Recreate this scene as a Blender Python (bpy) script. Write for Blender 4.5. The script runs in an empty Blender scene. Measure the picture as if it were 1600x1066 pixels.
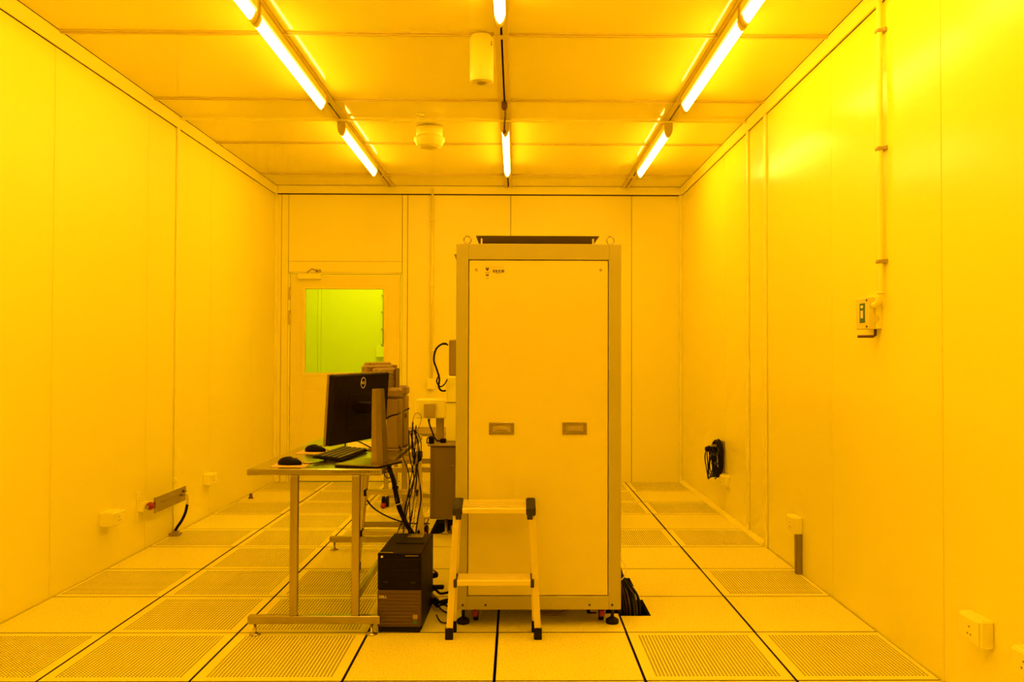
import bpy, math, random
from mathutils import Vector, Matrix
random.seed(7)
R = math.radians
C = bpy.context.scene
col = C.collection

# ------------------------------------------------------------------ camera, world, exposure
def make_camera():
    yaw, pit, rol = .0122, .0179, .0026
    cy, sy, cp, sp, cr, sr = (math.cos(yaw), math.sin(yaw), math.cos(pit), math.sin(pit), math.cos(rol), math.sin(rol))
    Ry = Matrix(((cy, 0, -sy), (0, 1, 0), (sy, 0, cy)))
    Rx = Matrix(((1, 0, 0), (0, cp, -sp), (0, sp, cp)))
    Rz = Matrix(((cr, sr, 0), (-sr, cr, 0), (0, 0, 1)))
    M = Rz @ Rx @ Ry
    r, u, f = [Vector((M[i][0], M[i][2], M[i][1])) for i in range(3)]
    cam = bpy.data.cameras.new('camera')
    cam.lens = 30.353
    cam.sensor_width = 36
    cam.shift_x = -0.01425
    cam.shift_y = -0.0003
    cam.clip_start = .05
    o = bpy.data.objects.new('camera', cam)
    m = Matrix((r, u, -f)).transposed().to_4x4()
    m.translation = Vector((0, 0, 1.2847))
    o.matrix_world = m
    col.objects.link(o)
    C.camera = o
make_camera()
w = bpy.data.worlds.new('world')
C.world = w
w.use_nodes = True
w.node_tree.nodes['Background'].inputs[0].default_value = (0, 0, 0, 1)
C.view_settings.view_transform = 'Standard'
C.view_settings.look = 'None'
C.view_settings.gamma = 1
C.view_settings.use_curve_mapping = False
C.view_settings.exposure = 0.0
C.cycles.max_bounces = 14
C.cycles.diffuse_bounces = 10
C.cycles.transparent_max_bounces = 16
C.cycles.sample_clamp_indirect = 6
LAMP_COLOR = (1.0, .475, .06)
LAMP_STRENGTH = 37.5
PASSAGE_COLOR = (.90, .86, .02)
PASSAGE_STRENGTH = 48

# ------------------------------------------------------------------ materials
def mat(name, color, rough=.5, metal=0.0, bump=0.0, bump_scale=200, var=0.0, var_scale=6, spec=.5, coat=0.0, emit=None, es=0):
    m = bpy.data.materials.new(name)
    m.use_nodes = True
    nt = m.node_tree
    b = nt.nodes['Principled BSDF']
    b.inputs['Base Color'].default_value = (*color, 1)
    b.inputs['Roughness'].default_value = rough
    b.inputs['Metallic'].default_value = metal
    b.inputs['Specular IOR Level'].default_value = spec
    b.inputs['Coat Weight'].default_value = coat
    b.inputs['Coat Roughness'].default_value = .15
    tc = nt.nodes.new('ShaderNodeTexCoord')
    if var:
        n = nt.nodes.new('ShaderNodeTexNoise')
        n.inputs['Scale'].default_value = var_scale
        n.inputs['Detail'].default_value = 4
        mx = nt.nodes.new('ShaderNodeMix')
        mx.data_type = 'RGBA'
        mx.inputs[6].default_value = (*[c * (1 - var) for c in color], 1)
        mx.inputs[7].default_value = (*[min(1, c * (1 + var)) for c in color], 1)
        nt.links.new(tc.outputs['Object'], n.inputs['Vector'])
        nt.links.new(n.outputs['Fac'], mx.inputs[0])
        nt.links.new(mx.outputs[2], b.inputs['Base Color'])
    if bump:
        n = nt.nodes.new('ShaderNodeTexNoise')
        n.inputs['Scale'].default_value = bump_scale
        bp = nt.nodes.new('ShaderNodeBump')
        bp.inputs['Strength'].default_value = bump
        bp.inputs['Distance'].default_value = .002
        nt.links.new(tc.outputs['Object'], n.inputs['Vector'])
        nt.links.new(n.outputs['Fac'], bp.inputs['Height'])
        nt.links.new(bp.outputs['Normal'], b.inputs['Normal'])
    if emit:
        b.inputs['Emission Color'].default_value = (*emit, 1)
        b.inputs['Emission Strength'].default_value = es
    return m

def tile_material():
    m = mat('speckled_vinyl', (.84, .81, .06), .42, spec=.4)
    nt = m.node_tree
    b = nt.nodes['Principled BSDF']
    tc = nt.nodes.new('ShaderNodeTexCoord')
    n = nt.nodes.new('ShaderNodeTexNoise')
    n.inputs['Scale'].default_value = 150
    n.inputs['Detail'].default_value = 3
    r = nt.nodes.new('ShaderNodeValToRGB')
    e = r.color_ramp.elements
    e[0].position = .34; e[0].color = (.50, .37, .04, 1)
    e[1].position = .42; e[1].color = (.84, .81, .06, 1)
    k = e.new(.70); k.color = (.83, .79, .055, 1)
    nt.links.new(tc.outputs['Object'], n.inputs['Vector'])
    nt.links.new(n.outputs['Fac'], r.inputs['Fac'])
    nt.links.new(r.outputs['Color'], b.inputs['Base Color'])
    return m

def glass_material():
    m = bpy.data.materials.new('window_glass')
    m.use_nodes = True
    nt = m.node_tree
    nt.nodes.clear()
    out = nt.nodes.new('ShaderNodeOutputMaterial')
    tr = nt.nodes.new('ShaderNodeBsdfTransparent')
    tr.inputs[0].default_value = (.97, 1, .85, 1)
    gl = nt.nodes.new('ShaderNodeBsdfGlossy')
    gl.inputs['Roughness'].default_value = .02
    fr = nt.nodes.new('ShaderNodeFresnel')
    fr.inputs[0].default_value = 1.45
    mx = nt.nodes.new('ShaderNodeMixShader')
    nt.links.new(fr.outputs[0], mx.inputs[0])
    nt.links.new(tr.outputs[0], mx.inputs[1])
    nt.links.new(gl.outputs[0], mx.inputs[2])
    nt.links.new(mx.outputs[0], out.inputs[0])
    return m

def diffuser_material(name='lamp_diffuser', k=1.0):
    m = bpy.data.materials.new(name)
    m.use_nodes = True
    nt = m.node_tree
    nt.nodes.clear()
    out = nt.nodes.new('ShaderNodeOutputMaterial')
    em = nt.nodes.new('ShaderNodeEmission')
    em.inputs[0].default_value = (*LAMP_COLOR, 1)
    em.inputs[1].default_value = LAMP_STRENGTH * k
    nt.links.new(em.outputs[0], out.inputs[0])
    return m

M = dict(
    wall=mat('wall_enamel', (.86, .835, .04), .22, var=.008, var_scale=1.5, spec=.20),
    wall_satin=mat('wall_enamel_satin', (.86, .835, .04), .45, var=.008, var_scale=1.5, spec=.20),
    wall_dark=mat('wall_core', (.07, .045, .01), .8),
    backwall=mat('back_wall_enamel', (.88, .84, .06), .38, var=.012, var_scale=1.5, spec=.4),
    ceiling=mat('ceiling_panel_enamel', (.84, .79, .06), .08, var=.02, var_scale=2, spec=.5),
    grid=mat('ceiling_grid_aluminium', (.66, .57, .05), .42, metal=.25),
    slot=mat('slot_black', (.03, .022, .01), .7),
    tile=tile_material(),
    perf=mat('perforated_plate', (.84, .80, .06), .42, spec=.4),
    plenum=mat('plenum_dark', (.035, .022, .006), .9),
    trim=mat('wall_trim', (.88, .86, .06), .33),
    door=mat('door_enamel', (.84, .79, .06), .4, var=.01),
    glass=glass_material(),
    passage=mat('passage_wall', (.80, .80, .06), .5),
    diffuser=diffuser_material(),
    rim=diffuser_material('lamp_diffuser_rim', .09),
    lamp=mat('lamp_housing', (.82, .78, .06), .4),
    endcap=mat('lamp_end_cap', (.58, .49, .05), .5),
    plastic=mat('white_plastic', (.88, .86, .06), .4),
    plastic_grey=mat('grey_plastic', (.40, .33, .05), .5),
    steel=mat('stainless_steel', (.44, .38, .16), .27, metal=.9, bump=.05, bump_scale=60, var=.05, var_scale=20),
    steel_top=mat('stainless_table_top', (.50, .46, .22), .18, metal=.95, bump=.03, bump_scale=30, var=.04, var_scale=8),
    alu=mat('ladder_aluminium', (.78, .70, .10), .36, metal=.45, var=.03, var_scale=30),
    cab_frame=mat('cabinet_frame_grey', (.43, .40, .05), .42, bump=.06, bump_scale=400),
    cab_panel=mat('cabinet_panel_cream', (.70, .65, .06), .38, bump=.04, bump_scale=400),
    cab_dark=mat('instrument_cabinet_grey', (.15, .11, .014), .5),
    beige=mat('beige_plastic', (.30, .215, .03), .5, var=.03),
    beige_dark=mat('aged_beige_plastic', (.16, .10, .014), .5, var=.03),
    black=mat('black_plastic', (.006, .003, .002), .5, spec=.12),
    black_soft=mat('black_rubber', (.006, .004, .003), .6, spec=.2),
    mon_black=mat('monitor_back_black', (.006, .003, .004), .45, bump=.05, bump_scale=300, spec=.12),
    olive=mat('dark_olive_plastic', (.030, .027, .004), .5, spec=.25),
    keycap=mat('keycap_dark', (.045, .036, .010), .4, spec=.4),
    silver=mat('silver_plastic', (.30, .235, .05), .26, metal=.85),
    grille=mat('bronze_grille', (.10, .062, .012), .4, metal=.2, spec=.3),
    red=mat('red_plastic', (.30, .008, .006), .45),
    green=mat('green_label', (.04, .13, .03), .5),
    ink=mat('printed_ink', (.10, .06, .03), .7),
    lightink=mat('pale_print', (.85, .75, .3), .5),
    paper=mat('white_paper', (.88, .84, .2), .8),
    tan=mat('tan_trunking', (.26, .20, .03), .55),
    screen=mat('screen_glass', (.02, .02, .02), .15),
    floor_dark=mat('dark_sheet_metal', (.16, .12, .04), .35, metal=.7),
    cable_grey=mat('grey_cable', (.35, .28, .10), .5),
    pad=mat('mouse_pad', (.72, .55, .12), .7),
    brown=mat('brown_lever', (.10, .035, .02), .5),
)

# ------------------------------------------------------------------ helpers
def link(name, me, m=None, parent=None, **kw):
    o = bpy.data.objects.new(name, me)
    col.objects.link(o)
    if m is not None and me is not None and len(me.materials) == 0:
        me.materials.append(M[m] if isinstance(m, str) else m)
    if parent is not None:
        o.parent = parent
    for k, v in kw.items():
        o[k] = v
    return o

def thing(name, label, category, loc=(0, 0, 0), rotz=0, group=None):
    o = bpy.data.objects.new(name, None)
    col.objects.link(o)
    o.location = loc
    o.rotation_euler = (0, 0, rotz)
    o.empty_display_size = .1
    o['label'] = label
    o['category'] = category
    if group:
        o['group'] = group
    return o

def tag(o, label, category, group=None):
    o['label'] = label
    o['category'] = category
    if group:
        o['group'] = group
    return o

class MB:
    """collects polygons of one mesh"""
    def __init__(s):
        s.v = []; s.f = []; s.smooth = []
    def add(s, vs, fs, smooth=False):
        b = len(s.v)
        s.v += [tuple(p) for p in vs]
        s.f += [tuple(b + i for i in f) for f in fs]
        s.smooth += [smooth] * len(fs)
        return s
    def box(s, x0, x1, y0, y1, z0, z1, mx=None):
        vs = [(x0, y0, z0), (x1, y0, z0), (x1, y1, z0), (x0, y1, z0), (x0, y0, z1), (x1, y0, z1), (x1, y1, z1), (x0, y1, z1)]
        if mx is not None:
            vs = [tuple(mx @ Vector(p)) for p in vs]
        return s.add(vs, [(3, 2, 1, 0), (4, 5, 6, 7), (0, 1, 5, 4), (1, 2, 6, 5), (2, 3, 7, 6), (3, 0, 4, 7)])
    def bbox(s, x0, x1, y0, y1, z0, z1, c=.004, mx=None):
        """box with chamfered edges"""
        vs = []
        for (X, sx) in ((x0, 1), (x1, -1)):
            for (Y, sy) in ((y0, 1), (y1, -1)):
                for (Z, sz) in ((z0, 1), (z1, -1)):
                    vs += [(X, Y + sy * c, Z + sz * c), (X + sx * c, Y, Z + sz * c), (X + sx * c, Y + sy * c, Z)]
        def i(a, b_, c_, k): return (a * 4 + b_ * 2 + c_) * 3 + k
        fs = []
        fs.append((i(0,0,0,0), i(0,0,1,0), i(0,1,1,0), i(0,1,0,0)))
        fs.append((i(1,0,0,0), i(1,1,0,0), i(1,1,1,0), i(1,0,1,0)))
        fs.append((i(0,0,0,1), i(1,0,0,1), i(1,0,1,1), i(0,0,1,1)))
        fs.append((i(0,1,0,1), i(0,1,1,1), i(1,1,1,1), i(1,1,0,1)))
        fs.append((i(0,0,0,2), i(0,1,0,2), i(1,1,0,2), i(1,0,0,2)))
        fs.append((i(0,0,1,2), i(1,0,1,2), i(1,1,1,2), i(0,1,1,2)))
        for a in (0, 1):
            for b_ in (0, 1):
                f = (i(a,b_,0,0), i(a,b_,0,1), i(a,b_,1,1), i(a,b_,1,0))
                fs.append(f if a == b_ else f[::-1])
                f = (i(a,0,b_,0), i(a,1,b_,0), i(a,1,b_,2), i(a,0,b_,2))
                fs.append(f if a == b_ else f[::-1])
                f = (i(0,a,b_,1), i(0,a,b_,2), i(1,a,b_,2), i(1,a,b_,1))
                fs.append(f if a == b_ else f[::-1])
                for c_ in (0, 1):
                    f = (i(a,b_,c_,0), i(a,b_,c_,1), i(a,b_,c_,2))
                    fs.append(f[::-1] if (a + b_ + c_) % 2 == 0 else f)
        if mx is not None:
            vs = [tuple(mx @ Vector(p)) for p in vs]
        return s.add(vs, fs)
    def prism(s, pts, axis, a0, a1, smooth=False, mx=None):
        """extrude a 2-D outline along an axis"""
        def P(p, t):
            return {'x': (t, p[0], p[1]), 'y': (p[0], t, p[1]), 'z': (p[0], p[1], t)}[axis]
        n = len(pts)
        vs = [P(p, a0) for p in pts] + [P(p, a1) for p in pts]
        if mx is not None:
            vs = [tuple(mx @ Vector(p)) for p in vs]
        fs = [(i, (i + 1) % n, n + (i + 1) % n, n + i) for i in range(n)]
        b = len(s.v)
        s.add(vs, fs, smooth)
        s.f += [tuple(b + i for i in range(n))[::-1], tuple(b + n + i for i in range(n))]
        s.smooth += [False, False]
        return s
    def lathe(s, prof, n=20, c=(0, 0, 0), axis='z', smooth=True, mx=None):
        vs = []
        for r, h in prof:
            for k in range(n):
                a = 2 * math.pi * k / n
                p = (r * math.cos(a), r * math.sin(a), h)
                if axis == 'x': p = (p[2], p[0], p[1])
                if axis == 'y': p = (p[1], p[2], p[0])
                vs.append((p[0] + c[0], p[1] + c[1], p[2] + c[2]))
        if mx is not None:
            vs = [tuple(mx @ Vector(p)) for p in vs]
        fs = []
        for j in range(len(prof) - 1):
            for k in range(n):
                fs.append((j * n + k, j * n + (k + 1) % n, (j + 1) * n + (k + 1) % n, (j + 1) * n + k))
        b = len(s.v)
        s.add(vs, fs, smooth)
        s.f += [tuple(b + k for k in range(n))[::-1], tuple(b + (len(prof) - 1) * n + k for k in range(n))]
        s.smooth += [False, False]
        return s
    def cyl(s, r, h0, h1, c=(0, 0, 0), axis='z', n=16, mx=None):
        return s.lathe([(r, h0), (r, h1)], n, c, axis, True, mx)
    def tube(s, pts, r, n=8, sub=6, closed=False):
        P = [Vector(p) for p in pts]
        out = []
        N = len(P)
        if N > 2 and sub > 1:
            for i in range(N if closed else N - 1):
                if closed:
                    p0, p1, p2, p3 = P[(i - 1) % N], P[i], P[(i + 1) % N], P[(i + 2) % N]
                else:
                    p0, p1, p2, p3 = P[max(i - 1, 0)], P[i], P[i + 1], P[min(i + 2, N - 1)]
                for k in range(sub):
                    t = k / sub
                    out.append(.5 * ((2 * p1) + (p2 - p0) * t + (2 * p0 - 5 * p1 + 4 * p2 - p3) * t * t + (3 * p1 - p0 - 3 * p2 + p3) * t ** 3))
            if not closed: out.append(P[-1])
        else:
            out = P
        m_ = len(out)
        up = Vector((.13, .27, .95)).normalized()
        vs = []
        prev = None
        for i, p in enumerate(out):
            if closed: d = (out[(i + 1) % m_] - out[i - 1])
            else: d = (out[min(i + 1, m_ - 1)] - out[max(i - 1, 0)])
            if d.length < 1e-9: d = Vector((0, 0, 1))
            d.normalize()
            if prev is None:
                a = d.cross(up)
                if a.length < .05: a = d.cross(Vector((1, 0, 0)))
                a.normalize()
            else:
                a = prev - d * prev.dot(d)
                if a.length < 1e-6: a = d.cross(up)
                a.normalize()
            prev = a
            b = d.cross(a)
            for k in range(n):
                t = 2 * math.pi * k / n
                vs.append(tuple(p + a * (r * math.cos(t)) + b * (r * math.sin(t))))
        fs = []
        for j in range(m_ if closed else m_ - 1):
            j2 = (j + 1) % m_
            for k in range(n):
                fs.append((j * n + k, j * n + (k + 1) % n, j2 * n + (k + 1) % n, j2 * n + k))
        b0 = len(s.v)
        s.add(vs, fs, True)
        if not closed:
            s.f += [tuple(b0 + k for k in range(n))[::-1], tuple(b0 + (m_ - 1) * n + k for k in range(n))]
            s.smooth += [False, False]
        return s
    def mesh(s, name):
        me = bpy.data.meshes.new(name)
        me.from_pydata(s.v, [], s.f)
        me.polygons.foreach_set('use_smooth', s.smooth)
        me.update()
        return me
    def build(s, name, m, parent=None, fix=True, **kw):
        me = s.mesh(name)
        if fix:
            import bmesh
            bm = bmesh.new(); bm.from_mesh(me)
            bmesh.ops.recalc_face_normals(bm, faces=bm.faces)
            bm.to_mesh(me); bm.free()
        return link(name, me, m, parent, **kw)

def copy_tree(o, parent=None):
    c = o.copy()
    col.objects.link(c)
    c.parent = parent
    for ch in list(o.children):
        copy_tree(ch, c)
    return c

def text(name, body, size, m, parent, loc, rot, extrude=.0004, scale=(1, 1, 1), **kw):
    cu = bpy.data.curves.new(name, 'FONT')
    cu.body = body
    cu.size = size
    cu.extrude = extrude
    cu.align_x = 'CENTER'; cu.align_y = 'CENTER'
    cu.materials.append(M[m])
    tmp = bpy.data.objects.new('lettering_source', cu)
    me = bpy.data.meshes.new_from_object(tmp)
    bpy.data.objects.remove(tmp)
    bpy.data.curves.remove(cu)
    me.materials.clear(); me.materials.append(M[m])
    o = bpy.data.objects.new(name, me)
    col.objects.link(o)
    o.parent = parent
    o.scale = scale
    o.location = loc
    o.rotation_euler = rot
    for k, v in kw.items(): o[k] = v
    return o

XL, XR, H, YB, YF = -2.458, 1.695, 3.012, 8.81, -2.6

# ------------------------------------------------------------------ floor
GX, GY = -.083, 3.4385
floor = MB().box(XL - .1, XR + .1, YF - .1, YB + .1, -.45, -.36).build('floor', 'plenum', kind='structure')

def plain_tile_mesh(x0, x1, y0=-.2965, y1=.2965, t=.035):
    return MB().bbox(x0, x1, y0, y1, -t, 0, .0015).mesh('plain_floor_tile')

def poly_tile_mesh(pts, t=.035):
    return MB().prism(pts, 'z', -t, 0).mesh('cut_floor_tile')

def perforated_mesh(x0, x1):
    n, p, r = 34, .015, .0045
    off = n * p / 2
    mb = MB()
    bx0, bx1 = -off, off
    nx0, nx1 = 0, n
    while bx0 + nx0 * p < x0 + .012: nx0 += 1
    while -off + nx1 * p > x1 - .012: nx1 -= 1
    X0, X1 = -off + nx0 * p, -off + nx1 * p
    W_ = nx1 - nx0
    vs = []; fs = []
    for j in range(n + 1):
        for i in range(W_ + 1):
            vs.append((X0 + i * p, -off + j * p, 0))
    for j in range(n):
        for i in range(W_):
            cx, cy_ = X0 + (i + .5) * p, -off + (j + .5) * p
            b = len(vs)
            for k in range(8):
                a = math.radians(22.5 + 45 * k - 135)
                vs.append((cx + r * math.cos(a) * 1.0, cy_ + r * math.sin(a), 0))
            for k in range(8):
                q = vs[b + k]
                vs.append((q[0], q[1], -.0012))
            A = j * (W_ + 1) + i
            cn = [A, A + 1, A + W_ + 2, A + W_ + 1]
            # octagon verts: k=0 at -112.5deg (bottom left), 1 at -67.5 (bottom right) ...
            o_ = [b + k for k in range(8)]
            for s_ in range(4):
                fs.append((cn[s_], cn[(s_ + 1) % 4], o_[(2 * s_ + 1) % 8], o_[(2 * s_) % 8]))
                fs.append((cn[(s_ + 1) % 4], o_[(2 * s_ + 2) % 8], o_[(2 * s_ + 1) % 8]))
            for k in range(8):
                k2 = (k + 1) % 8
                fs.append((b + k, b + k2, b + 8 + k2, b + 8 + k))
    mb.add(vs, fs)
    Y0, Y1, y0, y1 = -off, off, -.2965, .2965
    t = -.035
    ring_o = [(x0, y0), (x1, y0), (x1, y1), (x0, y1)]
    ring_i = [(X0, Y0), (X1, Y0), (X1, Y1), (X0, Y1)]
    b = len(mb.v)
    mb.v += [(x, y, 0) for x, y in ring_o] + [(x, y, 0) for x, y in ring_i] + [(x, y, t) for x, y in ring_o]
    for k in range(4):
        k2 = (k + 1) % 4
        mb.f += [(b + k, b + k2, b + 4 + k2, b + 4 + k), (b + 8 + k, b + 8 + k2, b + k2, b + k)]
        mb.smooth += [False, False]
    return mb.mesh('perforated_floor_tile')

PERF = {0: (-4, -3, -2, 1, 2), 1: (-3, -2), 2: (-4, -3, -2, 2), 3: (-3,), 4: (-4, -3, -2, 1, 2), 5: (-3, -2),
        6: (-4, -3, -2, 1, 2), 7: (-3, -2, 1), 8: (-4, -3, -2, 1, 2)}
ranges = {-4: (-.270, .295), 2: (-.295, .274)}
cache = {}
def dark_edges(me, top):
    # shade of joints and holes put into dark side faces; top carries the finish
    me.materials.append(M[top]); me.materials.append(M['slot'])
    me.polygons.foreach_set('material_index', [0 if p.normal.z > .9 else 1 for p in me.polygons])
    return me
def tile(k, m_):
    perf = k in PERF.get(m_, ())
    x0, x1 = ranges.get(k, (-.295, .295))
    cx, cy_ = GX + .6 * k + .3, GY + .6 * m_ + .3
    if (k, m_) in CUTS:
        me = dark_edges(poly_tile_mesh([(x - cx, y - cy_) for x, y in CUTS[(k, m_)]]), 'tile')
    else:
        y1 = .2965 if m_ < 8 else .262
        key = (x0, x1, perf, y1 if not perf else 0)
        if key not in cache:
            cache[key] = dark_edges(perforated_mesh(x0, x1), 'perf') if perf else dark_edges(plain_tile_mesh(x0, x1, y1=y1), 'tile')
        me = cache[key]
    o = link('perforated_floor_tile' if perf else 'floor_tile', me, 'perf' if perf else 'tile', floor)
    o.location = (cx, cy_, 0)
CUTS = {}
g = .005
def R4(k, m_): return (GX + .6 * k + g, GX + .6 * k + .6 - g, GY + .6 * m_ + g, GY + .6 * m_ + .6 - g)
a, b_, c_, d_ = R4(1, 1)
CUTS[(1, 1)] = [(a, c_), (b_, c_), (b_, d_), (a, d_), (a, 4.575), (.672, 4.575), (.672, 4.29), (a, 4.29)]
a, b_, c_, d_ = R4(0, 1)
CUTS[(0, 1)] = [(a, c_), (b_, c_), (b_, 4.33), (.36, 4.33), (.36, 4.575), (b_, 4.575), (b_, d_), (a, d_)]
a, b_, c_, d_ = R4(1, 2)
CUTS[(1, 2)] = [(a, c_), (b_, c_), (b_, d_), (a, d_), (a, 5.02), (.662, 5.02), (.662, 4.84), (a, 4.84)]
a, b_, c_, d_ = R4(-1, 4)
CUTS[(-1, 4)] = [(a, c_), (b_, c_), (b_, d_), (-.15, d_), (-.15, 6.26), (-.62, 6.26), (-.62, d_), (a, d_)]
a, b_, c_, d_ = R4(-1, 5)
CUTS[(-1, 5)] = [(a, c_), (-.62, c_), (-.62, 6.82), (-.15, 6.82), (-.15, c_), (b_, c_), (b_, d_), (a, d_)]
for m_ in range(-10, 9):
    for k in range(-4, 3):
        tile(k, m_)

# ------------------------------------------------------------------ walls
def side_wall(name, X, s, ys):
    """s=+1: room lies towards +X of the wall face"""
    w_ = MB().box(min(X - s * .012, X - s * .12), max(X - s * .012, X - s * .12), YF - .1, YB + .12, -.45, H + .2).build(name, 'wall_dark', kind='structure')
    for y0, y1 in zip(ys[:-1], ys[1:]):
        a_, b2 = sorted((X, X - s * .012))
        MB().bbox(a_, b2, y0 + .0024, y1 - .0024, -.03, 2.928, .0012).build('wall_panel', 'wall_satin' if s > 0 else 'wall', w_)
    return w_
wl = side_wall('wall_left', XL, 1, [YF, -1.35, -.16, 1.03, 2.22, 3.41, 4.605, 5.78, 6.232, 6.972, 8.086, YB])
wr = side_wall('wall_right', XR, -1, [YF, -1.35, -.16, 1.03, 2.22, 3.413, 4.61, 5.787, 6.23, 6.98, YB])
# rear wall behind the camera
wf = MB().box(XL - .1, XR + .1, YF - .12, YF, -.45, H + .2).build('wall_front', 'wall', kind='structure')

# back wall with the door opening
DX0, DX1, DZ = -2.322, -1.165, 2.128
wb = MB()
wb.box(XL - .1, DX0, YB + .012, YB + .11, -.45, H + .2)
wb.box(DX1, XR + .1, YB + .012, YB + .11, -.45, H + .2)
wb.box(DX0, DX1, YB + .012, YB + .11, DZ, H + .2)
wb.box(DX0, DX1, YB + .012, YB + .11, -.45, -.001)
wb = wb.build('wall_back', 'wall_dark', kind='structure')
for x0, x1, z0, z1 in ((XL, -2.394, 0, 2.928), (-2.394, DX0, 0, 2.928), (DX0, DX1, 2.245, 2.928), (DX0, DX1, DZ + .004, 2.245), (DX1, -1.11, 0, 2.928),
                       (-1.11, -.058, 0, 2.928), (-.058, 1.181, 0, 2.928), (1.181, XR, 0, 2.928)):
    MB().bbox(x0 + .0024, x1 - .0024, YB, YB + .012, z0 - .0 + .002, z1, .0012).build('wall_panel', 'backwall', wb)

# trims at the wall heads, posts, skirting
def trim(n, *boxes, m='trim'):
    mb = MB()
    for bx in boxes: mb.bbox(*bx, .002)
    return mb.build('trim_%d' % n, m, kind='structure')
trim(1, (XL, XL + .014, YF, YB, 2.932, H + .008))
trim(2, (XR - .014, XR, YF, YB, 2.932, H + .008))
trim(3, (XL + .014, XR - .014, YB - .014, YB, 2.940, H + .008), m='backwall')
trim(4, (XL + .001, XL + .012, 6.238, 6.285, 0, 2.931))
trim(5, (XR - .014, XR - .001, 5.792, 5.845, 0, 2.931))
trim(6, (XR - .014, XR - .001, 6.235, 6.285, .0, 2.931))
trim(7, (XR - .034, XR - .001, YB - .034, YB - .001, .0, 2.931))
trim(8, (XL + .001, XL + .028, YB - .028, YB - .001, .0, 2.931), m='backwall')
bb = MB().prism([(XR - .030, 0), (XR - .001, 0), (XR - .001, .034), (XR - .010, .034), (XR - .030, .010)], 'y', 5.85, YB - .035).build('baseboard_right', 'trim', kind='structure')

# ------------------------------------------------------------------ door
door = thing('door_1', 'white cleanroom door with a square window in the far wall', 'door', (0, 0, 0))
door['kind'] = 'structure'
dx0, dx1, dz0, dz1 = -2.297, -1.186, .012, 2.112
wx0, wx1, wz0, wz1 = -2.152, -1.345, 1.108, 1.968
leaf = MB()
leaf.box(dx0, wx0, YB + .004, YB + .048, dz0, dz1)
leaf.box(wx1, dx1, YB + .004, YB + .048, dz0, dz1)
leaf.box(wx0, wx1, YB + .004, YB + .048, wz1, dz1)
leaf.box(wx0, wx1, YB + .004, YB + .048, dz0, wz0)
leaf = leaf.build('door_leaf', 'door', door)
wfm = MB()
for q in ((wx0 - .03, wx0 + .004, wz0 - .03, wz1 + .03), (wx1 - .004, wx1 + .03, wz0 - .03, wz1 + .03), (wx0, wx1, wz1 - .004, wz1 + .03), (wx0, wx1, wz0 - .03, wz0 + .004)):
    wfm.bbox(q[0], q[1], YB - .004, YB + .052, q[2], q[3], .003)
wfm.build('window_frame', 'door', door)
MB().box(wx0, wx1, YB + .024, YB + .029, wz0, wz1).build('window_pane', 'glass', door)
MB().bbox(wx0 - .02, wx1 + .02, YB + .001, YB + .006, .18, .95, .002).build('lower_panel', 'door', door)
for z0, z1 in ((1.855, 1.98), (1.60, 1.745)):
    hg = MB().cyl(.009, z0, z1, (dx0 - .006, YB - .008, 0), n=12)
    hg.cyl(.0105, z0 + (z1 - z0) * .32, z0 + (z1 - z0) * .36, (dx0 - .006, YB - .008, 0), n=12)
    hg.cyl(.0105, z0 + (z1 - z0) * .64, z0 + (z1 - z0) * .68, (dx0 - .006, YB - .008, 0), n=12)
    hg.build('hinge', 'grid', door)
cl = MB().bbox(-2.215, -1.985, YB - .052, YB + .004, 2.06, 2.118, .006).build('door_closer', 'plastic', door)
MB().tube([(-2.12, YB - .03, 2.118), (-2.12, YB - .03, 2.132), (-2.06, YB - .09, 2.158)], .007, sub=1).tube([(-2.06, YB - .09, 2.158), (-2.02, YB - .02, 2.148)], .007, sub=1) \
    .bbox(-2.04, -1.99, YB - .02, YB, 2.138, 2.160, .003).build('closer_arm', 'plastic_grey', cl)
tf = MB()   # door surround in the opening
tf.box(DX0, dx0 - .007, YB + .001, YB + .11, 0, DZ)
tf.box(dx1 + .007, DX1, YB + .001, YB + .11, 0, DZ)
tf.box(DX0, DX1, YB + .001, YB + .11, dz1 + .007, DZ + .004)
tf.build('trim_9', 'backwall', kind='structure')
# the passage seen through the door window
ps = MB()
ps.box(-3.6, 1.2, YB + 2.3, YB + 2.4, -.1, 3.0)
ps = ps.build('wall_passage', 'passage', kind='structure')
MB().box(-3.6, 1.2, YB + .12, YB + 2.3, -.1, -.02).build('floor_passage', 'passage', kind='structure')
MB().box(-3.6, 1.2, YB + .12, YB + 2.3, 2.9, 3.0).build('ceiling_passage', 'passage', kind='structure')
MB().box(-3.7, -3.6, YB + .12, YB + 2.4, -.1, 3.0).box(1.2, 1.3, YB + .12, YB + 2.4, -.1, 3.0).build('wall_passage_ends', 'passage', kind='structure')
for x0, x1 in ((-3.6, -2.545), (-2.54, -2.50), (-2.495, -1.35), (-1.345, -.2), (-.195, 1.2)):
    MB().bbox(x0, x1, YB + 2.285, YB + 2.3, 0, 2.9, .0015).build('wall_panel', 'passage', ps)
M['passage_lamp'] = mat('passage_lamp', (0, 0, 0), .5, emit=PASSAGE_COLOR, es=PASSAGE_STRENGTH)
pl = thing('strip_light', 'strip light hidden in the passage beyond the door', 'ceiling light', (-1.6, YB + 1.2, 2.9))
MB().bbox(-1.1, 1.1, -.07, .07, -.03, 0, .004).build('housing', 'lamp', pl)
MB().bbox(-1.08, 1.08, -.06, .06, -.055, -.03, .004).build('diffuser', 'passage_lamp', pl)
pc_ = thing('wall_conduit', 'thin conduit with clips on the passage wall, seen through the door window', 'conduit', (-1.70, YB + 2.275, 0))
MB().cyl(.011, 1.40, 2.35, (0, 0, 0), n=10).build('pipe', 'plastic_grey', pc_)
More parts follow.
